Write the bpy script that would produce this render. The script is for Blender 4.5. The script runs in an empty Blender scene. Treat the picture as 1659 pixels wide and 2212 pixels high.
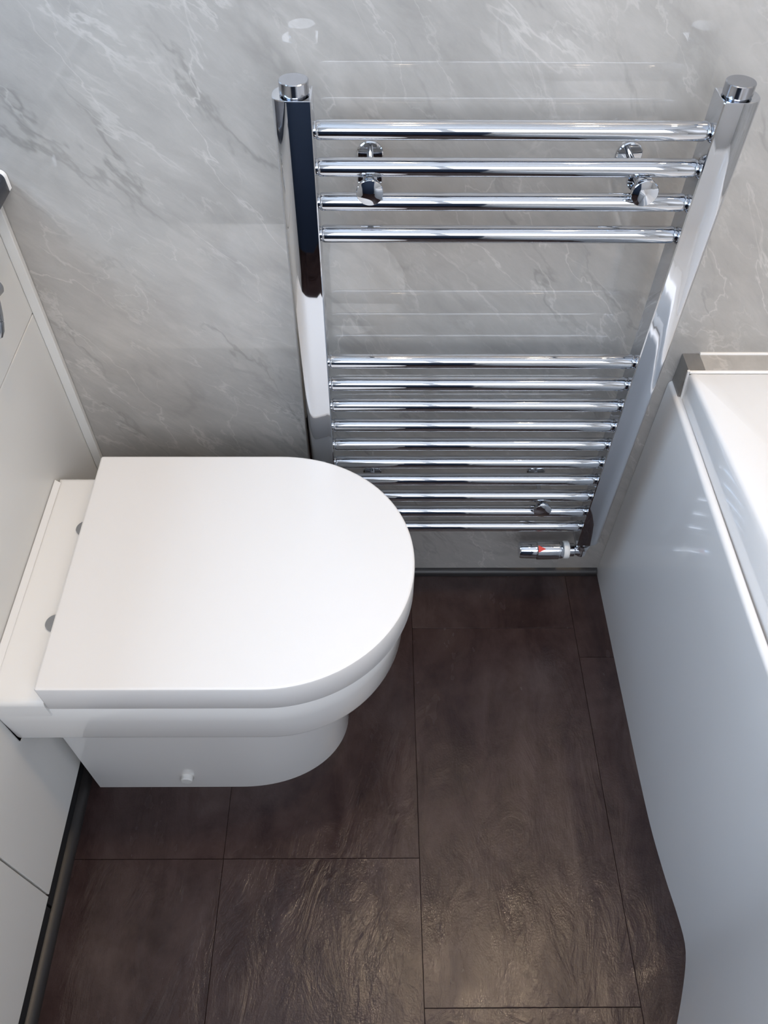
import bpy, bmesh, math, random
from mathutils import Vector, Matrix

random.seed(7)
scene = bpy.context.scene
COL = scene.collection

# ------------------------------------------------------------------ camera
PITCH, ROLL, YAW = 0.89833, 0.01048, 0.01407
cp, sp, cy, sy = math.cos(PITCH), math.sin(PITCH), math.cos(YAW), math.sin(YAW)
fw = Vector((sy * cp, cy * cp, -sp))
r0 = Vector((cy, -sy, 0))
u0 = r0.cross(fw)
rr = r0 * math.cos(ROLL) + u0 * math.sin(ROLL)
uu = u0 * math.cos(ROLL) - r0 * math.sin(ROLL)
cam_d = bpy.data.cameras.new('camera')
cam = bpy.data.objects.new('camera', cam_d)
COL.objects.link(cam)
m = Matrix.Identity(4)
for i in range(3):
    m[i][0], m[i][1], m[i][2] = rr[i], uu[i], -fw[i]
m[0][3], m[1][3], m[2][3] = -0.02486, -0.88869, 1.305
cam.matrix_world = m
cam_d.sensor_fit = 'VERTICAL'
cam_d.sensor_height = 36.0
cam_d.lens = 1717.84 / 2212 * 36.0
cam_d.clip_start = 0.01
scene.camera = cam

# ------------------------------------------------------------------ world, exposure
w = bpy.data.worlds.new('world')
scene.world = w
w.use_nodes = True
w.node_tree.nodes['Background'].inputs[0].default_value = (0.55, 0.72, 1.0, 1)
w.node_tree.nodes['Background'].inputs[1].default_value = 3.0
vs = scene.view_settings
vs.view_transform = 'Standard'
vs.look = 'None'
vs.gamma = 1
vs.use_curve_mapping = False
vs.exposure = 0.0

# room extents
XL, XR, YF, YB, ZC = -0.82, 1.12, -1.66, 0.0, 2.35
# window in the left wall
WY0, WY1, WZ0, WZ1 = -1.05, -0.22, 1.15, 2.05
# wide fill window added in the unseen front wall
FX0, FX1, FZ0, FZ1 = -0.62, 1.00, 1.12, 2.14


def area(name, loc, rot, sx, sy_, power, col, shape='RECTANGLE', spread=math.pi):
    d = bpy.data.lights.new(name, 'AREA')
    d.shape = shape
    d.size = sx
    d.size_y = sy_
    d.energy = power
    d.color = col
    d.spread = spread
    o = bpy.data.objects.new(name, d)
    o.location = loc
    o.rotation_euler = rot
    COL.objects.link(o)
    return o


# daylight coming through the window opening (just outside the pane, aimed in and a little down)
area('window_daylight', (XL - 0.10, (WY0 + WY1) / 2, (WZ0 + WZ1) / 2), (0, math.radians(-90), 0),
     WZ1 - WZ0, WY1 - WY0, 13.0, (0.50, 0.73, 1.0))
area('front_fill_light', ((FX0 + FX1) / 2, YF - 0.10, (FZ0 + FZ1) / 2), (math.radians(90), 0, 0),
     FX1 - FX0, FZ1 - FZ0, 17.5, (1.0, 0.935, 0.86))  # fill light added behind the camera, outside the made-up front window
DOWNLIGHTS = [(0.05, -0.34, 3.3, 'recessed ceiling spotlight above the towel radiator'),
              (0.54, -0.40, 3.7, 'recessed ceiling spotlight above the side panel of the bath'),
              (0.86, -0.28, 1.5, 'recessed ceiling spotlight beside the right-hand wall')]
WARM = (1.0, 0.75, 0.49)


# ------------------------------------------------------------------ material helpers
def new_mat(name):
    mt = bpy.data.materials.new(name)
    mt.use_nodes = True
    nt = mt.node_tree
    b = nt.nodes['Principled BSDF']
    return mt, nt, b


def plain(name, col, rough=0.4, metal=0.0, coat=0.0, bump=0.0, bscale=200.0, spec=0.5, var=0.03):
    mt, nt, b = new_mat(name)
    b.inputs['Roughness'].default_value = rough
    b.inputs['Metallic'].default_value = metal
    b.inputs['Coat Weight'].default_value = coat
    b.inputs['Coat Roughness'].default_value = 0.04
    b.inputs['Specular IOR Level'].default_value = spec
    geo = nt.nodes.new('ShaderNodeNewGeometry')
    n = nt.nodes.new('ShaderNodeTexNoise')
    n.inputs['Scale'].default_value = 6
    nt.links.new(geo.outputs['Position'], n.inputs['Vector'])
    mx = nt.nodes.new('ShaderNodeMix')
    mx.data_type = 'RGBA'
    mx.inputs[6].default_value = (*[c * (1 - var) for c in col], 1)
    mx.inputs[7].default_value = (*[min(1, c * (1 + var)) for c in col], 1)
    nt.links.new(n.outputs[0], mx.inputs[0])
    nt.links.new(mx.outputs[2], b.inputs['Base Color'])
    if bump:
        n2 = nt.nodes.new('ShaderNodeTexNoise')
        n2.inputs['Scale'].default_value = bscale
        nt.links.new(geo.outputs['Position'], n2.inputs['Vector'])
        bp = nt.nodes.new('ShaderNodeBump')
        bp.inputs['Strength'].default_value = bump
        bp.inputs['Distance'].default_value = 0.001
        nt.links.new(n2.outputs[0], bp.inputs['Height'])
        nt.links.new(bp.outputs[0], b.inputs['Normal'])
    return mt


def node(nt, typ, **kw):
    n = nt.nodes.new(typ)
    for k, v in kw.items():
        setattr(n, k, v)
    return n


def ramp(nt, fac, stops, interp='LINEAR'):
    r = nt.nodes.new('ShaderNodeValToRGB')
    r.color_ramp.interpolation = interp
    els = r.color_ramp.elements
    while len(els) < len(stops):
        els.new(0.5)
    for e, (p, c) in zip(els, stops):
        e.position = p
        e.color = (*c, 1) if len(c) == 3 else c
    nt.links.new(fac, r.inputs[0])
    return r.outputs[0]


def noise(nt, vec, scale, detail=4, rough=0.5, dist=0.0):
    n = nt.nodes.new('ShaderNodeTexNoise')
    n.inputs['Scale'].default_value = scale
    n.inputs['Detail'].default_value = detail
    n.inputs['Roughness'].default_value = rough
    n.inputs['Distortion'].default_value = dist
    nt.links.new(vec, n.inputs['Vector'])
    return n.outputs[0]


def mixc(nt, fac, a, b_, blend='MIX'):
    mx = nt.nodes.new('ShaderNodeMix')
    mx.data_type = 'RGBA'
    mx.blend_type = blend
    for s, i in ((fac, 0), (a, 6), (b_, 7)):
        if isinstance(s, (int, float)):
            mx.inputs[i].default_value = s
        elif isinstance(s, tuple):
            mx.inputs[i].default_value = (*s, 1)
        else:
            nt.links.new(s, mx.inputs[i])
    return mx.outputs[2]


def math_n(nt, op, a, b_=None):
    n = nt.nodes.new('ShaderNodeMath')
    n.operation = op
    for s, i in ((a, 0), (b_, 1)):
        if s is None:
            continue
        if isinstance(s, (int, float)):
            n.inputs[i].default_value = s
        else:
            nt.links.new(s, n.inputs[i])
    return n.outputs[0]


def mapped(nt, vec, loc=(0, 0, 0), rot=(0, 0, 0), scale=(1, 1, 1)):
    """rotate first, then stretch along the rotated axes"""
    a = nt.nodes.new('ShaderNodeMapping')
    a.inputs['Rotation'].default_value = rot
    a.inputs['Location'].default_value = loc
    nt.links.new(vec, a.inputs[0])
    b_ = nt.nodes.new('ShaderNodeMapping')
    b_.inputs['Scale'].default_value = scale
    nt.links.new(a.outputs[0], b_.inputs[0])
    return b_.outputs[0]


def marble_mat(name='grey_marble_panel', k=1.0):
    mt, nt, b = new_mat(name)
    geo = nt.nodes.new('ShaderNodeNewGeometry')
    P = geo.outputs['Position']
    # streak direction runs from upper left to lower right on the wall: rotate about Y
    V = mapped(nt, P, rot=(0, math.radians(-42), 0), scale=(1, 1, 2.9))
    V2 = mapped(nt, P, loc=(1.3, 0, 2.1), rot=(0, math.radians(-55), 0), scale=(1, 1, 2.7))
    cloud = noise(nt, V, 2.6, 7, 0.62, 0.5)
    base = ramp(nt, cloud, [(0.30, (0.40, 0.395, 0.385)), (0.5, (0.48, 0.47, 0.46)), (0.70, (0.545, 0.535, 0.525))])
    fine = noise(nt, V, 11, 7, 0.70, 0.4)
    base = mixc(nt, 0.36, base, ramp(nt, fine, [(0.32, (0.35, 0.345, 0.335)), (0.68, (0.62, 0.61, 0.60))]))
    # hairline veins: level lines of a stretched noise, kept only in patches
    def veins(vec, scale, width, mask_scale, lo, hi, off, dist=0.35):
        vv = mapped(nt, vec, loc=(off, 0, off * 0.7))
        n = noise(nt, vv, scale, 6, 0.55, dist)
        a = math_n(nt, 'ABSOLUTE', math_n(nt, 'SUBTRACT', n, 0.5))
        line = ramp(nt, a, [(0.0, (1, 1, 1)), (width, (0, 0, 0))], 'EASE')
        mk = ramp(nt, noise(nt, vv, mask_scale, 3, 0.5), [(lo, (0, 0, 0)), (hi, (1, 1, 1))])
        return math_n(nt, 'MULTIPLY', line, mk)
    w1 = veins(V, 3.6, 0.012, 4.0, 0.46, 0.62, 0.0)
    w2 = veins(V2, 5.0, 0.010, 5.0, 0.46, 0.64, 3.3)
    w3 = veins(V2, 2.4, 0.006, 3.0, 0.46, 0.60, 7.1)
    d1 = veins(V, 2.2, 0.030, 3.0, 0.48, 0.66, 11.0)
    d2 = veins(V2, 2.0, 0.012, 3.6, 0.48, 0.64, 17.0)
    base = mixc(nt, math_n(nt, 'MULTIPLY', d1, 0.36), base, (0.25, 0.245, 0.24))
    base = mixc(nt, math_n(nt, 'MULTIPLY', d2, 0.55), base, (0.22, 0.22, 0.21))
    base = mixc(nt, math_n(nt, 'MULTIPLY', w1, 0.40), base, (0.80, 0.79, 0.78))
    base = mixc(nt, math_n(nt, 'MULTIPLY', w2, 0.42), base, (0.80, 0.79, 0.78))
    base = mixc(nt, math_n(nt, 'MULTIPLY', w3, 0.48), base, (0.82, 0.81, 0.80))
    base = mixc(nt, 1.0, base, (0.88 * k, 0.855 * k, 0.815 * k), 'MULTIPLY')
    nt.links.new(base, b.inputs['Base Color'])
    b.inputs['Roughness'].default_value = 0.45
    b.inputs['Coat Weight'].default_value = 1.0
    b.inputs['Coat IOR'].default_value = 1.6
    b.inputs['Coat Roughness'].default_value = 0.015
    return mt


def floor_mat():
    mt, nt, b = new_mat('brown_slate_vinyl')
    geo = nt.nodes.new('ShaderNodeNewGeometry')
    oi = nt.nodes.new('ShaderNodeObjectInfo')
    add = nt.nodes.new('ShaderNodeVectorMath')
    add.operation = 'MULTIPLY_ADD'
    add.inputs[1].default_value = (4.0, 7.0, 3.0)
    cmb = nt.nodes.new('ShaderNodeCombineXYZ')
    for i in range(3):
        nt.links.new(oi.outputs['Random'], cmb.inputs[i])
    nt.links.new(cmb.outputs[0], add.inputs[0])
    nt.links.new(geo.outputs['Position'], add.inputs[2])
    P = add.outputs[0]
    V = mapped(nt, P, rot=(0, 0, 0.1), scale=(2.2, 1, 1))
    c1 = noise(nt, V, 6, 6, 0.62, 0.6)
    col = ramp(nt, c1, [(0.32, (0.023, 0.012, 0.0125)), (0.5, (0.043, 0.026, 0.0255)), (0.68, (0.068, 0.046, 0.043))])
    c2 = noise(nt, P, 40, 4, 0.7)
    col = mixc(nt, 0.25, col, ramp(nt, c2, [(0.3, (0.020, 0.013, 0.013)), (0.7, (0.064, 0.045, 0.041))]))
    nt.links.new(col, b.inputs['Base Color'])
    rg = ramp(nt, noise(nt, V, 9, 4, 0.6), [(0.35, (0.10,) * 3), (0.65, (0.28,) * 3)])
    nt.links.new(rg, b.inputs['Roughness'])
    h1 = noise(nt, V, 9, 6, 0.6, 1.0)
    h1 = ramp(nt, h1, [(0.32, (0, 0, 0)), (0.47, (0.5,) * 3), (0.53, (0.54,) * 3), (0.68, (1, 1, 1))], 'B_SPLINE')
    h2 = noise(nt, P, 330, 3, 0.6)
    h = math_n(nt, 'ADD', math_n(nt, 'MULTIPLY', h1, 2.4), math_n(nt, 'MULTIPLY', h2, 0.6))
    bp = nt.nodes.new('ShaderNodeBump')
    bp.inputs['Strength'].default_value = 0.34
    bp.inputs['Distance'].default_value = 0.0012
    nt.links.new(h, bp.inputs['Height'])
    nt.links.new(bp.outputs[0], b.inputs['Normal'])
    b.inputs['Specular IOR Level'].default_value = 0.28
    return mt


M = {}
M['marble'] = marble_mat()
M['marble_shaded'] = marble_mat('shaded_marble_panel', 0.42)  # shaded copy of the wall marble, for the ledge end
M['floor'] = floor_mat()
M['grout'] = plain('dark_joint', (0.018, 0.014, 0.014), 0.8)
M['chrome'] = plain('polished_chrome', (0.63, 0.65, 0.685), 0.035, 1.0, var=0.01)
M['chrome_satin'] = plain('satin_chrome', (0.46, 0.475, 0.51), 0.16, 1.0, var=0.01)
M['chrome_dull'] = plain('grey_chrome', (0.42, 0.43, 0.45), 0.18, 1.0, var=0.01)
M['ceramic'] = plain('white_ceramic', (0.85, 0.84, 0.82), 0.12, coat=0.6, var=0.01)
M['lid'] = plain('white_seat_plastic', (0.80, 0.785, 0.77), 0.26, var=0.01, bump=0.05, bscale=900)
M['acrylic'] = plain('white_bath_acrylic', (0.84, 0.835, 0.83), 0.14, coat=0.5, var=0.01)
M['cabinet'] = plain('matt_white_cabinet', (0.74, 0.735, 0.71), 0.42, var=0.01)
M['plinth'] = plain('dark_plinth', (0.02, 0.02, 0.022), 0.6)
M['worktop'] = plain('dark_navy_worktop', (0.025, 0.03, 0.045), 0.22)
M['silicone'] = plain('white_silicone', (0.86, 0.85, 0.83), 0.35)
M['bead'] = plain('dark_brown_sealant', (0.022, 0.019, 0.019), 0.38)
M['ceiling'] = plain('white_ceiling_paint', (0.82, 0.82, 0.82), 0.8)
M['paint'] = plain('pale_wall_paint', (0.80, 0.80, 0.80), 0.7)
M['navy'] = plain('navy_reflection_card', (0.030, 0.050, 0.095), 0.35)  # colour of the added card that darkens the chrome reflections
M['whiteplastic'] = plain('white_plastic', (0.75, 0.75, 0.73), 0.3)
M['red'] = plain('red_print', (0.65, 0.03, 0.02), 0.4)
M['frame'] = plain('white_window_frame', (0.8, 0.8, 0.8), 0.35)
mt, nt, b = new_mat('spot_lens')
b.inputs['Emission Color'].default_value = (1.0, 0.86, 0.68, 1)
b.inputs['Emission Strength'].default_value = 12
M['lens'] = mt
mt, nt, b = new_mat('window_glass')
tr = nt.nodes.new('ShaderNodeBsdfTransparent')
gl = nt.nodes.new('ShaderNodeBsdfGlossy')
gl.inputs['Roughness'].default_value = 0.05
ms = nt.nodes.new('ShaderNodeMixShader')
ms.inputs[0].default_value = 0.06
nt.links.new(tr.outputs[0], ms.inputs[1])
nt.links.new(gl.outputs[0], ms.inputs[2])
nt.links.new(ms.outputs[0], nt.nodes['Material Output'].inputs[0])
M['glass'] = mt


# ------------------------------------------------------------------ mesh helpers
def link(name, mesh, mat, parent=None, smooth=False, angle=None):
    o = bpy.data.objects.new(name, mesh)
    COL.objects.link(o)
    if mat is not None:
        mesh.materials.append(M[mat])
    if smooth:
        for p in mesh.polygons:
            p.use_smooth = True
        mesh.set_sharp_from_angle(angle=math.radians(angle or 40))
    if parent:
        o.parent = parent
    return o


def tag(o, label, cat, group=None):
    o['label'] = label
    o['category'] = cat
    if group:
        o['group'] = group
    return o


def struct(o, label=None):
    o['kind'] = 'structure'
    if label:
        o['label'] = label
    return o


def thing(name, label, cat, loc=(0, 0, 0), group=None):
    o = bpy.data.objects.new(name, None)
    COL.objects.link(o)
    o.location = loc
    o.empty_display_size = 0.05
    tag(o, label, cat, group)
    return o


def bm_mesh(bm, name):
    bmesh.ops.recalc_face_normals(bm, faces=bm.faces)
    me = bpy.data.meshes.new(name)
    bm.to_mesh(me)
    bm.free()
    return me


def box_bm(x0, x1, y0, y1, z0, z1, bev=0.0, seg=2):
    bm = bmesh.new()
    bmesh.ops.create_cube(bm, size=1.0)
    for v in bm.verts:
        v.co = Vector(((x0 + x1) / 2 + v.co.x * (x1 - x0), (y0 + y1) / 2 + v.co.y * (y1 - y0), (z0 + z1) / 2 + v.co.z * (z1 - z0)))
    if bev:
        bmesh.ops.bevel(bm, geom=list(bm.edges), offset=bev, segments=seg, affect='EDGES', profile=0.5)
    return bm


def box(name, x0, x1, y0, y1, z0, z1, mat, parent=None, bev=0.0, off=(0, 0, 0)):
    bm = box_bm(x0 - off[0], x1 - off[0], y0 - off[1], y1 - off[1], z0 - off[2], z1 - off[2], bev)
    return link(name, bm_mesh(bm, name), mat, parent, smooth=bev > 0, angle=12)


def loft(loops, cap0=True, cap1=True, closed=True):
    bm = bmesh.new()
    rows = [[bm.verts.new(p) for p in lp] for lp in loops]
    n = len(rows[0])
    for a, b_ in zip(rows, rows[1:]):
        for i in range(n if closed else n - 1):
            j = (i + 1) % n
            bm.faces.new((a[i], a[j], b_[j], b_[i]))
    if closed and cap0:
        bm.faces.new(rows[0][::-1])
    if closed and cap1:
        bm.faces.new(rows[-1])
    return bm


def lathe(profile, axis, origin, n=32):
    """profile: list of (r, t); t runs along the axis vector from origin"""
    ax = Vector(axis).normalized()
    ref = Vector((0, 0, 1)) if abs(ax.z) < 0.9 else Vector((1, 0, 0))
    e1 = ax.cross(ref).normalized()
    e2 = ax.cross(e1)
    o = Vector(origin)
    loops = []
    for r_, t in profile:
        loops.append([o + ax * t + (e1 * math.cos(2 * math.pi * i / n) + e2 * math.sin(2 * math.pi * i / n)) * max(r_, 1e-5) for i in range(n)])
    return loft(loops)


def offset2d(pts, d):
    """inset a closed counter-clockwise 2D outline by d"""
    n = len(pts)
    out = []
    for i in range(n):
        p0, p1, p2 = Vector(pts[i - 1]), Vector(pts[i]), Vector(pts[(i + 1) % n])
        a, b_ = (p1 - p0).normalized(), (p2 - p1).normalized()
        n1, n2 = Vector((-a.y, a.x)), Vector((-b_.y, b_.x))
        k = (n1 + n2)
        k = k / max(0.25, (1 + n1.dot(n2)))
        out.append((p1.x + k.x * d, p1.y + k.y * d))
    return out


def at(pts, z, off=(0, 0, 0)):
    return [(p[0] - off[0], p[1] - off[1], z - off[2]) for p in pts]


# ------------------------------------------------------------------ setting
floor = struct(box('floor', XL, XR, YF, YB, -0.06, -0.0045, 'grout'), 'dark brown slate-effect vinyl tile floor')
# slate effect tiles, 305 x 610 with staggered joints
tile_mesh = {}
def tile(x0, x1, y0, y1):
    g = 0.0003
    w_, h_ = round(x1 - x0 - 2 * g, 4), round(y1 - y0 - 2 * g, 4)
    key = (w_, h_)
    if key not in tile_mesh:
        me = bm_mesh(box_bm(-w_ / 2, w_ / 2, -h_ / 2, h_ / 2, -0.0045, 0.0, 0.0004, 1), 'tile')
        me.materials.append(M['floor'])
        tile_mesh[key] = me
    o = bpy.data.objects.new('tile', tile_mesh[key])
    COL.objects.link(o)
    o.location = ((x0 + x1) / 2, (y0 + y1) / 2, 0)
    o.parent = floor
for c, x0 in enumerate([-0.569, -0.264, 0.041, 0.346]):
    off = [-0.539, -0.539, -0.129, -0.19][c]
    ys = [0.0] + [off - 0.61 * k for k in range(-1, 4)] + [YF]
    ys = sorted({round(min(0.0, max(YF, y)), 4) for y in ys}, reverse=True)
    for ya, yb in zip(ys, ys[1:]):
        if ya - yb > 0.01:
            tile(max(x0, -0.53), min(x0 + 0.305, 0.62), yb, ya)

struct(box('wall_back', XL - 0.1, XR + 0.1, YB, YB + 0.1, -0.06, ZC, 'marble'), 'glossy grey marble-effect wall panel behind the radiator')
struct(box('wall_right', XR, XR + 0.1, YF, YB, -0.06, ZC, 'marble'), 'grey marble-effect wall beside the bath')
struct(box('ceiling', XL - 0.1, XR + 0.1, YF - 0.1, YB + 0.1, ZC, ZC + 0.08, 'ceiling'))
# left wall with a window opening
bm = bmesh.new()
def addbox(bm, *a):
    t = box_bm(*a)
    me = bpy.data.meshes.new('tmp'); t.to_mesh(me); t.free()
    bm.from_mesh(me); bpy.data.meshes.remove(me)
addbox(bm, XL - 0.1, XL, YF, WY0, -0.06, ZC)
addbox(bm, XL - 0.1, XL, WY1, YB, -0.06, ZC)
addbox(bm, XL - 0.1, XL, WY0, WY1, -0.06, WZ0)
addbox(bm, XL - 0.1, XL, WY0, WY1, WZ1, ZC)
struct(link('wall_left', bm_mesh(bm, 'wall_left'), 'marble'))
win = struct(box('window_1', XL - 0.055, XL - 0.05, WY0 + 0.04, WY1 - 0.04, WZ0 + 0.04, WZ1 - 0.04, 'glass'), 'clear window above the vanity')
for k, a in enumerate([(WY0, WY1, WZ0, WZ0 + 0.045), (WY0, WY1, WZ1 - 0.045, WZ1), (WY0, WY0 + 0.045, WZ0 + 0.045, WZ1 - 0.045),
                       (WY1 - 0.045, WY1, WZ0 + 0.045, WZ1 - 0.045)]):
    box('window_frame', XL - 0.075, XL - 0.03, *a, 'frame', win, 0.003)
# unseen front wall, with added navy reflection card and added fill window
bm = bmesh.new()
addbox(bm, XL - 0.1, FX0, YF - 0.1, YF, 1.06, ZC)
addbox(bm, FX1, XR + 0.1, YF - 0.1, YF, 1.06, ZC)
addbox(bm, FX0, FX1, YF - 0.1, YF, 1.06, FZ0)
addbox(bm, FX0, FX1, YF - 0.1, YF, FZ1, ZC)
addbox(bm, 0.30, XR + 0.1, YF - 0.1, YF, -0.06, 1.06)
struct(link('wall_front', bm_mesh(bm, 'wall_front'), 'paint'))
struct(box('front_reflection_card', XL - 0.1, 0.30, YF - 0.1, YF, -0.06, 1.06, 'navy'), 'navy card added low on the front wall for dark chrome reflections')
fill_win = struct(box('fill_window', FX0 + 0.04, FX1 - 0.04, YF - 0.055, YF - 0.05, FZ0 + 0.04, FZ1 - 0.04, 'glass'), 'wide window added in the unseen front wall for fill light')
for a in [(FX0, FX1, FZ0, FZ0 + 0.045), (FX0, FX1, FZ1 - 0.045, FZ1), (FX0, FX0 + 0.045, FZ0 + 0.045, FZ1 - 0.045),
          (FX1 - 0.045, FX1, FZ0 + 0.045, FZ1 - 0.045), (0.16, 0.205, FZ0 + 0.045, FZ1 - 0.045)]:
    box('window_frame', a[0], a[1], YF - 0.075, YF - 0.03, a[2], a[3], 'frame', fill_win, 0.003)

# dark sealant bead between wall and floor
prof = [(0, 0), (-0.012, 0), (-0.0105, 0.006), (-0.006, 0.0105), (0, 0.0125)]
bm = loft([[(x, y, z) for y, z in prof] for x in (-0.53, 0.4085)])
struct(link('trim_1', bm_mesh(bm, 'trim_1'), 'bead', None, True, 60), 'dark sealant bead along the foot of the wall')
# marble boxed ledge at the bath end
LX = 0.4146
led = struct(box('trim_2', 0.4386, XR, -0.0355, 0.0, 0.0, 0.555, 'marble', bev=0.0008), 'marble-effect boxed ledge at the end of the bath')
box('shaded_end', LX, 0.4384, -0.0355, 0.0, 0.0, 0.555, 'marble_shaded', led, 0.0006)['label'] = 'end of the ledge with shade put into its colour'  # shadow at the ledge end put into the marble colour
# white silicone lines on the ledge
for nm, y0, z0 in (('trim_3', -0.0012, 0.555), ('trim_4', -0.0380, 0.553)):
    rr_ = 0.0026
    xs_ = 0.4390 if nm == 'trim_3' else LX + 0.001
    bm = lathe([(0, 0), (rr_, 0.0005), (rr_, XR - xs_ - 0.004), (0, XR - xs_ - 0.003)], (1, 0, 0), (xs_, y0, z0), 12)
    struct(link(nm, bm_mesh(bm, nm), 'silicone', None, True), 'white silicone line between the marble ledge and the wall' if nm == 'trim_3' else 'white silicone line between the marble ledge and the bath rim')

# ------------------------------------------------------------------ ceiling spotlights
for i, (x, y, p, lab) in enumerate(DOWNLIGHTS):
    t = thing('ceiling_spotlight', lab, 'spotlight', (x, y, ZC), 'recessed ceiling spotlights')
    bm = lathe([(0.032, -0.001), (0.045, -0.001), (0.045, -0.004), (0.040, -0.008), (0.033, -0.008), (0.030, -0.002), (0.032, -0.001)], (0, 0, 1), (0, 0, 0), 40)
    link('bezel', bm_mesh(bm, 'bezel'), 'chrome', t, True)
    bm = lathe([(0, -0.0025), (0.030, -0.0025), (0.030, -0.0015), (0, -0.0015)], (0, 0, 1), (0, 0, 0), 40)
    link('lens', bm_mesh(bm, 'lens'), 'lens', t, True)
    l = area('spot_lamp', (0, 0, -0.0075), (0, 0, 0), 0.055, 0.055, p, WARM, 'DISK', math.radians(150))
    l.parent = t

# ------------------------------------------------------------------ bath
def spline(pts):
    """monotone-ish cubic through (y, x) pairs sorted by falling y; returns f(y)"""
    ys = [p[0] for p in pts]; xs = [p[1] for p in pts]
    n = len(ys)
    mm = []
    for i in range(n):
        a, b_ = max(0, i - 1), min(n - 1, i + 1)
        mm.append((xs[b_] - xs[a]) / (ys[b_] - ys[a]))
    def f(y):
        y = max(min(y, ys[0]), ys[-1])
        for i in range(n - 1):
            if ys[i] >= y >= ys[i + 1]:
                h = ys[i + 1] - ys[i]; t = (y - ys[i]) / h
                return ((2*t**3-3*t*t+1)*xs[i] + (t**3-2*t*t+t)*h*mm[i] + (-2*t**3+3*t*t)*xs[i+1] + (t**3-t*t)*h*mm[i+1])
        return xs[-1]
    return f
BEND = -1.62
fpan = spline([(0.0, .4100), (-.15, .4098), (-.30, .4100), (-.42, .4105), (-.50, .4125), (-.572, .4185), (-.63, .4255), (-.665, .4262), (-.70, .4165), (-.76, .391),
               (-.85, .345), (-1.0, .29), (-1.2, .262), (-1.4, .285), (-1.55, .345), (BEND, .41)])
flip0 = spline([(0.0, .4205), (-.20, .4226), (-.32, .4248), (-.43, .4270), (-.50, .4300), (-.60, .437), (-.665, .440), (-.70, .432), (-.76, .408),
                (-.85, .362), (-1.0, .307), (-1.2, .279), (-1.4, .302), (-1.55, .362), (BEND, .425)])
flip1 = spline([(0.0, .4135), (-.04, .4164), (-.2, .4266), (-.333, .4357), (-.45, .444), (-.55, .450), (-.64, .453), (-.70, .446), (-.76, .422),
                (-.85, .376), (-1.0, .320), (-1.2, .292), (-1.4, .315), (-1.55, .375), (BEND, .438)])
bath = thing('shower_bath', 'white acrylic shower bath with bowed side panel on the right', 'bath', (0.76, -0.82, 0))
BO = Vector((0.76, -0.82, 0))
ys = [-0.001 - i * (1.619 / 150) for i in range(151)]
R_ = 0.0062
prof = [(0.0, 0.0), (0.0, 0.12), (0.0, 0.25), (0.0, 0.40), (0.0, 0.4965)]
for k in range(1, 10):
    a = math.pi * k / 9
    prof.append((R_ - R_ * math.cos(a), 0.4975 + R_ * math.sin(a)))
prof += [(2 * R_, 0.48), (0.006, 0.46), (0.006, 0.0)]
loops = []
for y in ys:
    x = fpan(y)
    loops.append([(x + dx - BO.x, y - BO.y, z) for dx, z in prof])
link('side_panel', bm_mesh(loft(loops), 'side_panel'), 'acrylic', bath, True, 60)
# tub: outer outline -> rim -> basin
YE = -0.0385
left = [YE - (YE * 0 + (1.58 - 0.0385) * i / 120) for i in range(121)]
def tub_loop(f, z, inset=0.0):
    pts = [(f(y) + inset, y if 0 < i < 120 else (y - inset if i == 0 else y + inset), z) for i, y in enumerate(left)]
    xa, xb = pts[-1][0], XR - 0.004 - inset
    ye, y0 = left[-1] + inset, YE - inset
    pts += [(xa + (xb - xa) * k / 30, ye, z) for k in range(1, 31)]
    pts += [(xb, ye + (y0 - ye) * k / 60, z) for k in range(1, 61)]
    pts += [(xb + (pts[0][0] - xb) * k / 30, y0, z) for k in range(1, 30)]
    return pts
RZ = 0.5535
outer = [tub_loop(flip0, 0.478, 0.002), tub_loop(flip0, 0.503), ]
def mixf(t):
    return lambda y: flip0(y) * (1 - t) + flip1(y) * t
outer += [tub_loop(mixf(0.45), 0.525), tub_loop(mixf(0.85), 0.5435), tub_loop(flip1, RZ - 0.005, 0.0006), tub_loop(flip1, RZ - 0.0015, 0.0025), tub_loop(flip1, RZ, 0.006)]
base = outer[-1]
CXY = (0.775, -0.815)
def inner(a, b_, z, n=5.0, kx=0.0):
    out = []
    for (x, y, _) in base:
        dx, dy = x - CXY[0], y - CXY[1]
        th = math.atan2(dy / b_, dx / a)
        c, s = math.cos(th), math.sin(th)
        rr2 = (abs(c) ** n + abs(s) ** n) ** (-1 / n)
        out.append((CXY[0] + a * rr2 * c, CXY[1] + b_ * rr2 * s, z))
    return out
loops = outer + [inner(.292, .708, RZ - .0005), inner(.288, .702, RZ - .003), inner(.282, .695, RZ - .012), inner(.262, .66, .40), inner(.240, .62, .25), inner(.20, .56, .19), inner(.10, .40, .175), inner(.01, .05, .172)]
loops = [[(p[0] - BO.x, p[1] - BO.y, p[2]) for p in lp] for lp in loops]
link('tub', bm_mesh(loft(loops, cap0=False), 'tub'), 'acrylic', bath, True, 45)
# clear silicone bead where the tub lip meets the ledge
bm = lathe([(0, 0), (0.002, 0.001), (0.002, 0.058), (0, 0.059)], (0.10, 0, -1), (LX - 0.76, -0.0372 + 0.82, 0.556), 10)
link('corner_seal', bm_mesh(bm, 'corner_seal'), 'silicone', bath, True)

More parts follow.
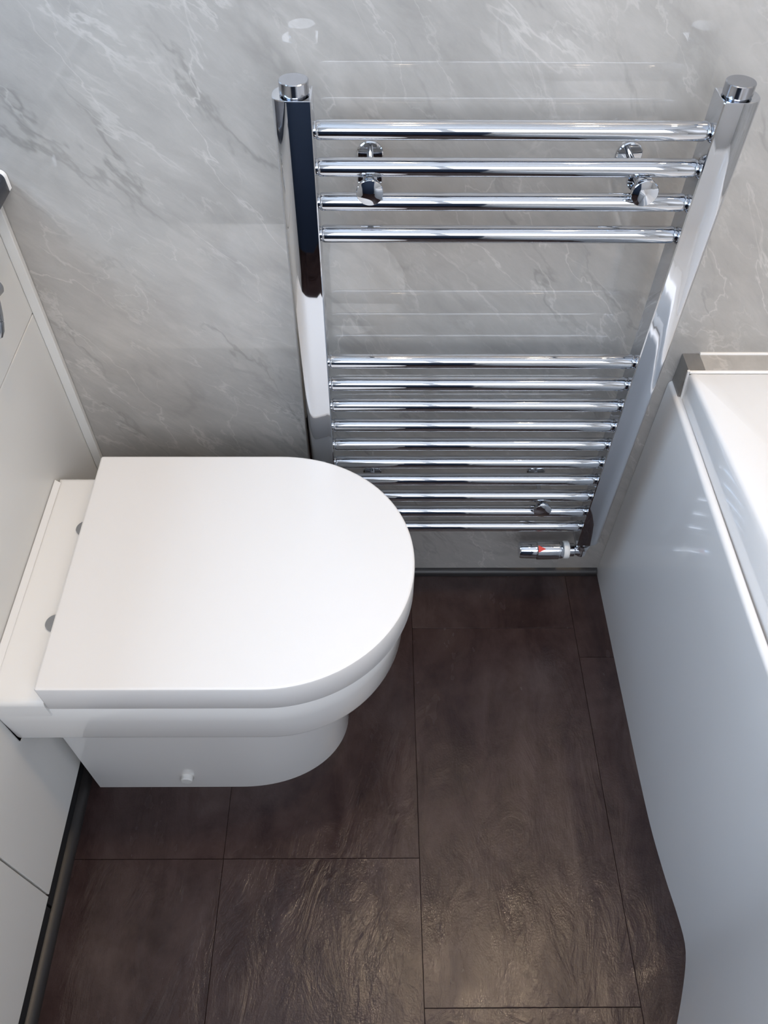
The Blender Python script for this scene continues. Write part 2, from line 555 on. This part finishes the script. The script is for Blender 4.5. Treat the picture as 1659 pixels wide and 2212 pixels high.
# ------------------------------------------------------------------ left furniture
XC = -0.489
wc = thing('toilet_unit', 'white concealed-cistern unit behind the toilet with lever', 'cabinet', (-0.66, -0.31, 0))
WO = (-0.66, -0.31, 0)
PZ = 0.0845
box('carcass', XL + 0.002, XC - 0.020, -0.608, -0.002, PZ + 0.01, 0.799, 'cabinet', wc, off=WO)
box('upper_panel', XC - 0.019, XC, -0.6085, -0.0020, 0.6305, 0.798, 'cabinet', wc, 0.0010, WO)
box('lower_panel', XC - 0.019, XC, -0.6085, -0.0020, PZ, 0.6284, 'cabinet', wc, 0.0010, WO)
box('filler_strip', XC + 0.0004, -0.4752, -0.0095, -0.0008, PZ, 0.798, 'cabinet', wc, 0.001, WO)
box('plinth', XC - 0.036, XC - 0.0195, -0.608, -0.002, 0.0, PZ + 0.008, 'plinth', wc, off=WO)
vu = thing('vanity_unit', 'white vanity cupboard at the lower left edge of the picture', 'cabinet', (-0.66, -0.95, 0))
VO = (-0.66, -0.95, 0)
box('carcass', XL + 0.002, XC - 0.020, -1.22, -0.612, PZ + 0.01, 0.799, 'cabinet', vu, off=VO)
d = box('door', XC - 0.019, XC, -1.219, -0.6112, PZ, 0.798, 'cabinet', vu, 0.0010, VO)
kn = lathe([(0.006, 0), (0.006, 0.012), (0.013, 0.016), (0.014, 0.024), (0.0, 0.027)], (1, 0, 0), (XC - VO[0], -1.15 - VO[1], 0.70), 24)
link('knob', bm_mesh(kn, 'knob'), 'chrome_dull', d, True)
box('plinth', XC - 0.036, XC - 0.0195, -1.22, -0.612, 0.0, PZ + 0.008, 'plinth', vu, off=VO)
# dark rounded strip along the foot of the plinths
bprf = [(0, 0), (0.0135, 0), (0.0120, 0.006), (0.0065, 0.0115), (0, 0.0135)]
bm = loft([[(XC - 0.0190 + x, y, z) for x, z in bprf] for y in (-1.22, -0.013)])
struct(link('trim_6', bm_mesh(bm, 'trim_6'), 'bead', None, True, 60), 'dark rounded strip along the foot of the cabinets')
# worktop with a rounded top edge
WX = -0.4588
prof = [(XL + 0.002, 0.8000), (WX - 0.002, 0.8000), (WX, 0.803), (WX, 0.818)]
for k in range(1, 7):
    a = math.pi / 2 * k / 6
    prof.append((WX - 0.008 + 0.008 * math.cos(a), 0.818 + 0.008 * math.sin(a)))
prof += [(XL + 0.002, 0.826)]
bm = loft([[(x, y, z) for x, z in prof] for y in (-1.23, -0.0022)])
wt = link('worktop', bm_mesh(bm, 'worktop'), 'worktop', None, True, 50)
tag(wt, 'dark navy worktop end with rounded edge at the left picture edge', 'worktop')
# white sealant bead following the worktop profile at the wall
bprof = [(x + (0.0024 if x > -0.6 else 0), z + 0.0024) for x, z in prof[2:]]
bprof2 = [(x - 0.004 if x > -0.6 else x, z - 0.004) for x, z in prof[2:]]
bm = bmesh.new()
ra = [bm.verts.new((x, -0.0008, z)) for x, z in bprof]
rb = [bm.verts.new((x - 0.002, -0.0042, z - 0.002)) for x, z in bprof]
rc = [bm.verts.new((x, -0.0020, z)) for x, z in bprof2]
for i in range(len(ra) - 1):
    bm.faces.new((ra[i], ra[i + 1], rb[i + 1], rb[i]))
    bm.faces.new((rb[i], rb[i + 1], rc[i + 1], rc[i]))
struct(link('trim_5', bm_mesh(bm, 'trim_5'), 'silicone', None, True), 'white sealant bead where the worktop meets the wall')

# cistern lever on the upper panel
fl = link('flush_lever', bm_mesh(lathe([(0, 0), (0.019, 0), (0.019, 0.003), (0.016, 0.006), (0.0095, 0.007), (0.0095, 0.026), (0, 0.0265)], (1, 0, 0), (XC - WO[0], -0.139 - WO[1], 0.757), 32), 'flush_lever'), 'chrome_dull', wc, True)
fl['label'] = 'grey metal flush lever'
link('pivot', bm_mesh(lathe([(0, 0), (0.0085, 0.0005), (0.010, 0.002), (0.010, 0.030), (0.0085, 0.0325), (0, 0.033)], (0.25, 1, 0.0), (XC - WO[0] + 0.025, -0.155 - WO[1], 0.757), 32), 'pivot'), 'chrome_dull', fl, True)
link('lever_arm', bm_mesh(lathe([(0, -0.004), (0.008, -0.003), (0.0092, 0.004), (0.0100, 0.016), (0.0100, 0.0245), (0.0094, 0.0250), (0.0100, 0.0256), (0.0092, 0.036), (0.0065, 0.043), (0, 0.046)], (0.0, -0.56, -0.83), (XC - WO[0] + 0.029, -0.139 - WO[1], 0.750), 32), 'lever_arm'), 'chrome_dull', fl, True)

# ------------------------------------------------------------------ toilet
TO = (-0.27, -0.299, 0)
toilet = thing('toilet', 'white back-to-wall toilet with closed D-shaped lid', 'toilet', TO)


def d_outline(xr, xc_, a, b_, yc, rc=0.006, n=56, e=2.0):
    """counter-clockwise D: straight rear at xr, half (super)ellipse in front"""
    pts = []
    for i in range(n + 1):
        t = -math.pi / 2 + math.pi * i / n
        c, s = math.cos(t), math.sin(t)
        x = xc_ + a * (abs(c) ** (2 / e))
        y = yc + b_ * (abs(s) ** (2 / e)) * (1 if s >= 0 else -1)
        pts.append((x, y))
    m_ = 6
    top = pts[-1]
    for k in range(1, m_):
        pts.append((top[0] + (xr + rc - top[0]) * k / m_, yc + b_))
    for k in range(5):
        t = math.pi / 2 + math.pi / 2 * k / 4
        pts.append((xr + rc + rc * math.cos(t), yc + b_ - rc + rc * math.sin(t)))
    for k in range(5):
        t = math.pi + math.pi / 2 * k / 4
        pts.append((xr + rc + rc * math.cos(t), yc - b_ + rc + rc * math.sin(t)))
    for k in range(1, m_):
        pts.append((xr + rc + (xc_ - xr - rc) * k / m_, yc - b_))
    return pts


LID = d_outline(-0.4185, -0.163, 0.187, 0.1815, -0.2985, 0.004, e=2.04)
ZL = 0.465
loops = [at(offset2d(LID, .004), .4125, TO), at(offset2d(LID, .001), .4135, TO), at(LID, .4155, TO), at(LID, ZL - .0035, TO), at(offset2d(LID, .0008), ZL - .0012, TO),
         at(offset2d(LID, .0022), ZL - .0002, TO), at(offset2d(LID, .0032), ZL, TO), at(offset2d(LID, .0038), ZL, TO)]
link('lid', bm_mesh(loft(loops), 'lid'), 'lid', toilet, True, 35)
SEAT = offset2d(LID, 0.006)
loops = [at(SEAT, .4085, TO), at(SEAT, .4130, TO)]
link('seat', bm_mesh(loft(loops), 'seat'), 'lid', toilet, True, 35)
# pan: rim band with recessed foot
RIM = d_outline(-0.4882, -0.166, 0.183, 0.1815, -0.2985, 0.003, e=2.04)
def shr(d_, z, f=0.0):
    """inset the band but keep the rear on the cabinet"""
    o = offset2d(RIM, d_)
    return at([(x if p[0] > -0.475 else -0.4882, y) for p, (x, y) in zip(RIM, o)], z, TO)
FOOT = d_outline(-0.479, -0.250, 0.176, 0.128, -0.2985, 0.002, e=2.15)
def ft(d_, z):
    o = offset2d(FOOT, d_)
    return at([(x if p[0] > -0.465 else -0.479, y) for p, (x, y) in zip(FOOT, o)], z, TO)
loops = [ft(0.0, 0.0), ft(0.0, 0.02), ft(0.001, 0.15), ft(0.002, 0.29), ft(0.001, 0.3075), shr(0.030, 0.3085), shr(0.012, 0.3095), shr(0.0075, 0.3125), shr(0.006, 0.319),
         shr(0.0035, 0.37), shr(0.003, 0.4045), shr(0.005, 0.4080), shr(0.010, 0.4085)]
pan = link('pan', bm_mesh(loft(loops), 'pan'), 'ceramic', toilet, True, 35)
# raised rear platform of the pan
px0, px1, py0, py1 = -0.4882, -0.4190, -0.4800, -0.1260
bm = box_bm(px0 - TO[0], px1 - TO[0], py0 - TO[1], py1 - TO[1], 0.3950, 0.430)
bmesh.ops.bevel(bm, geom=[e for e in bm.edges if all(v.co.z > 0.42 for v in e.verts) and not all(v.co.x > px1 - TO[0] - 0.001 for v in e.verts)], offset=0.0095, segments=5, affect='EDGES', profile=0.5)
link('rear_platform', bm_mesh(bm, 'rear_platform'), 'ceramic', pan, True, 45)
# silicone at the back of the platform
bm = bmesh.new()
ra = [(px0 + 0.0005, 0.437), (px0 + 0.003, 0.434), (px0 + 0.007, 0.4304), (px0 + 0.0005, 0.4290)]
bm = loft([[(x - TO[0], y - TO[1], z) for x, z in ra] for y in (py0 + 0.012, py1 - 0.012)])
link('seal_bead', bm_mesh(bm, 'seal_bead'), 'silicone', pan, True, 60)
for y, hx_ in ((-0.222, -0.4265), (-0.372, -0.4300)):
    link('hinge_cap', bm_mesh(lathe([(0, 0), (0.0125, 0), (0.0125, 0.003), (0.0115, 0.004), (0, 0.0042)], (0, 0, 1), (hx_ - TO[0], y - TO[1], 0.4295), 32), 'hinge_cap'), 'chrome_dull', toilet, True)['label'] = 'grey metal hinge cap'
bc = lathe([(0.0095, 0), (0.0095, 0.009), (0.0082, 0.0105), (0, 0.011)], (0, -1, 0.05), (-0.3275 - TO[0], -0.4245 - TO[1], 0.047), 24)
link('bolt_cap', bm_mesh(bc, 'bolt_cap'), 'whiteplastic', toilet, True)

# ------------------------------------------------------------------ towel radiator
S = 0.070
XI0, XI1 = -0.0895, 0.3180           # inner faces of the uprights
ZT, ZB = 0.9445, 0.203
RO = Vector((0.114, -S, 0.203))
rad = thing('towel_radiator', 'chrome ladder towel radiator with fourteen rungs fixed to the marble wall', 'radiator', RO)


def upright_profile(sign):
    """D section: flat inner face, flat front, rounded outside. x measured outwards from the inner face"""
    W, y0, y1 = 0.0405, -0.0865, -0.0505      # front, back
    d_ = y1 - y0
    pts = [(0.0012, y0), (0.008, y0), (0.016, y0)]
    cx_, ry, rx = 0.0195, d_ / 2, W - 0.0195
    for k in range(0, 17):
        t = -math.pi / 2 + math.pi * k / 16
        c, s = math.cos(t), math.sin(t)
        e = 2.5
        pts.append((cx_ + rx * abs(c) ** (2 / e), (y0 + y1) / 2 + ry * abs(s) ** (2 / e) * (1 if s > 0 else -1)))
    pts += [(0.008, y1), (0.0012, y1), (0.0, y1 - 0.0012), (0.0, (y0 + y1) / 2), (0.0, y0 + 0.0012)]
    return [(sign * x, y) for x, y in pts]


for xi, sg in ((XI0, -1), (XI1, 1)):
    P = upright_profile(sg)
    cxm = sum(p[0] for p in P) / len(P); cym = sum(p[1] for p in P) / len(P)
    def ring(z, k=1.0):
        return [(xi + cxm + (x - cxm) * k - RO.x, cym + (y - cym) * k - RO.y, z - RO.z) for x, y in P]
    lp = [ring(ZB, .97), ring(ZB + .0012), ring(ZT - .0012), ring(ZT - .0003, .985), ring(ZT, .965)]
    if sg < 0:
        lp = [l[::-1] for l in lp]
    up = link('upright', bm_mesh(loft(lp), 'upright'), 'chrome', rad, True, 28)
    pc = lathe([(0.0120, 0), (0.0120, 0.0016), (0.0150, 0.0018), (0.0150, 0.0128), (0.0143, 0.0135), (0, 0.0136)], (0, 0, 1),
               (xi + sg * 0.0175 - RO.x, -0.0685 - RO.y, ZT - RO.z), 40)
    link('end_plug', bm_mesh(pc, 'end_plug'), 'chrome_satin', up, True, 22)

# rung: slim neck at both ends, softly rounded shoulders
RR = 0.0098
L0, L1 = XI0 + 0.0003, XI1 - 0.0003
prof = [(0.0082, 0), (0.0082, 0.0016), (0.0090, 0.0020), (RR - 0.0004, 0.0030), (RR, 0.0046)]
ln = L1 - L0
prof = prof + [(RR, ln * k / 8) for k in range(1, 8)] + [(r_, ln - t) for r_, t in reversed(prof)]
rung_me = bm_mesh(lathe(prof, (1, 0, 0), (0, 0, 0), 48), 'rung')
rung_me.materials.append(M['chrome'])
for p in rung_me.polygons:
    p.use_smooth = True
rung_me.set_sharp_from_angle(angle=math.radians(50))
ZR = [0.909 - 0.0398 * k for k in range(4)] + [0.600 - 0.0400 * k for k in range(10)]
for z in ZR:
    o = bpy.data.objects.new('rung', rung_me)
    COL.objects.link(o)
    o.parent = rad
    o.location = (L0 - RO.x, 0, z - RO.z)


def bracket(x, z):
    """wall rose, stem through the gap, clamp behind and round cap in front"""
    o = Vector((x, 0, z)) - RO
    st = lathe([(0.0, -0.0008), (0.0038, -0.0008), (0.0038, -0.052), (0.0130, -0.053), (0.0140, -0.0545), (0.0140, -0.0575), (0.0130, -0.0590), (0.0080, -0.0592), (0.0080, -0.0800), (0, -0.0800)], (0, 1, 0), o, 32)
    b_ = link('bracket', bm_mesh(st, 'bracket'), 'chrome', rad, True, 40)
    rs = lathe([(0, -0.0006), (0.0150, -0.0006), (0.0150, -0.0030), (0.0138, -0.0042), (0.0075, -0.0046), (0, -0.0046)], (0, 1, 0), o, 36)
    link('wall_rose', bm_mesh(rs, 'wall_rose'), 'chrome', b_, True, 40)
    kb = lathe([(0.0, -0.0802), (0.0128, -0.0802), (0.0143, -0.0812), (0.0147, -0.0830), (0.0147, -0.0865), (0.0141, -0.0873), (0.0098, -0.0886), (0.0050, -0.0894), (0, -0.0897)], (0, 1, 0), o, 36)
    link('knob', bm_mesh(kb, 'knob'), 'chrome', b_, True, 25)


for x, z in ((-0.0325, 0.849), (0.2645, 0.849), (-0.0325, 0.300), (0.2430, 0.300)):
    bracket(x, z)

# thermostatic valve under the right upright
vx, vy, vz = 0.3345, -S, 0.170
vb = bmesh.new()
def join(bm, other):
    me = bpy.data.meshes.new('tmp'); other.to_mesh(me); other.free()
    bm.from_mesh(me); bpy.data.meshes.remove(me)
o = Vector((vx, vy, vz)) - RO
join(vb, lathe([(0, 0.036), (0.0085, 0.0355), (0.0085, 0.022), (0.0118, 0.0215), (0.0122, 0.0205), (0.0122, 0.0115), (0.0118, 0.0105), (0.0092, 0.010), (0.0100, 0.0), (0.0095, -0.009), (0.0, -0.0115)], (0, 0, 1), o, 32))
join(vb, lathe([(0, 0), (0.0095, 0.001), (0.0098, 0.012), (0.0118, 0.014), (0.0118, 0.022), (0, 0.0225)], (-1, 0, 0), o, 32))
join(vb, lathe([(0, 0), (0.0085, 0.001), (0.0085, 0.0698), (0, 0.0699)], (0, 1, 0), o, 24))
valve = link('thermostatic_valve', bm_mesh(vb, 'thermostatic_valve'), 'chrome', rad, True, 40)
hx = o + Vector((-0.0225, 0, 0))
link('valve_collar', bm_mesh(lathe([(0, 0), (0.0150, 0.0003), (0.0160, 0.002), (0.0160, 0.0085), (0.0150, 0.010), (0, 0.0102)], (-1, 0, 0), hx, 36), 'valve_collar'), 'whiteplastic', valve, True, 40)['label'] = 'white plastic collar'
hx2 = hx + Vector((-0.0102, 0, 0))
link('valve_head', bm_mesh(lathe([(0, 0), (0.0140, 0.0004), (0.0155, 0.003), (0.0155, 0.007), (0.0168, 0.0085), (0.0172, 0.030), (0.0172, 0.0455), (0.0165, 0.0465), (0.0152, 0.0472), (0.0152, 0.0480), (0.0158, 0.0486), (0.0148, 0.0745), (0.0135, 0.0770), (0, 0.0778)], (-1, 0, 0), hx2, 40), 'valve_head'), 'chrome', valve, True, 30)
# red pointer printed on the head, a thin curved triangle facing the camera
bm = bmesh.new()
xs0 = hx2.x - 0.0456
N = 10
rows = []
for i in range(N + 1):
    t = i / N                                    # base at the seam, tip towards the wall side of the valve
    x = xs0 + 0.013 * t
    half = 0.38 * (1 - t)
    row = []
    for k in range(7):
        a = math.radians(58) + half * (k / 3 - 1)
        r_ = 0.01735
        row.append(bm.verts.new((x, hx2.y - r_ * math.cos(a), hx2.z + r_ * math.sin(a))))
    rows.append(row)
for a_, b_ in zip(rows, rows[1:]):
    for k in range(6):
        bm.faces.new((a_[k], a_[k + 1], b_[k + 1], b_[k]))
bmesh.ops.remove_doubles(bm, verts=bm.verts, dist=1e-6)
link('pointer_mark', bm_mesh(bm, 'pointer_mark'), 'red', valve, True)['label'] = 'small red triangle mark'
# lockshield under the left upright, hidden behind the toilet
o = Vector((-0.106, -S, 0.170)) - RO
vb = bmesh.new()
join(vb, lathe([(0, 0.036), (0.0085, 0.0355), (0.0085, 0.022), (0.0122, 0.0205), (0.0122, 0.0115), (0.0092, 0.010), (0.0100, 0.0), (0.0095, -0.009), (0.0, -0.0115)], (0, 0, 1), o, 28))
join(vb, lathe([(0, 0), (0.0095, 0.001), (0.0098, 0.012), (0.0140, 0.014), (0.0140, 0.040), (0.0125, 0.043), (0, 0.0435)], (1, 0, 0), o, 28))
join(vb, lathe([(0, 0), (0.0085, 0.001), (0.0085, 0.0698), (0, 0.0699)], (0, 1, 0), o, 24))
link('lockshield_valve', bm_mesh(vb, 'lockshield_valve'), 'chrome', rad, True, 40)
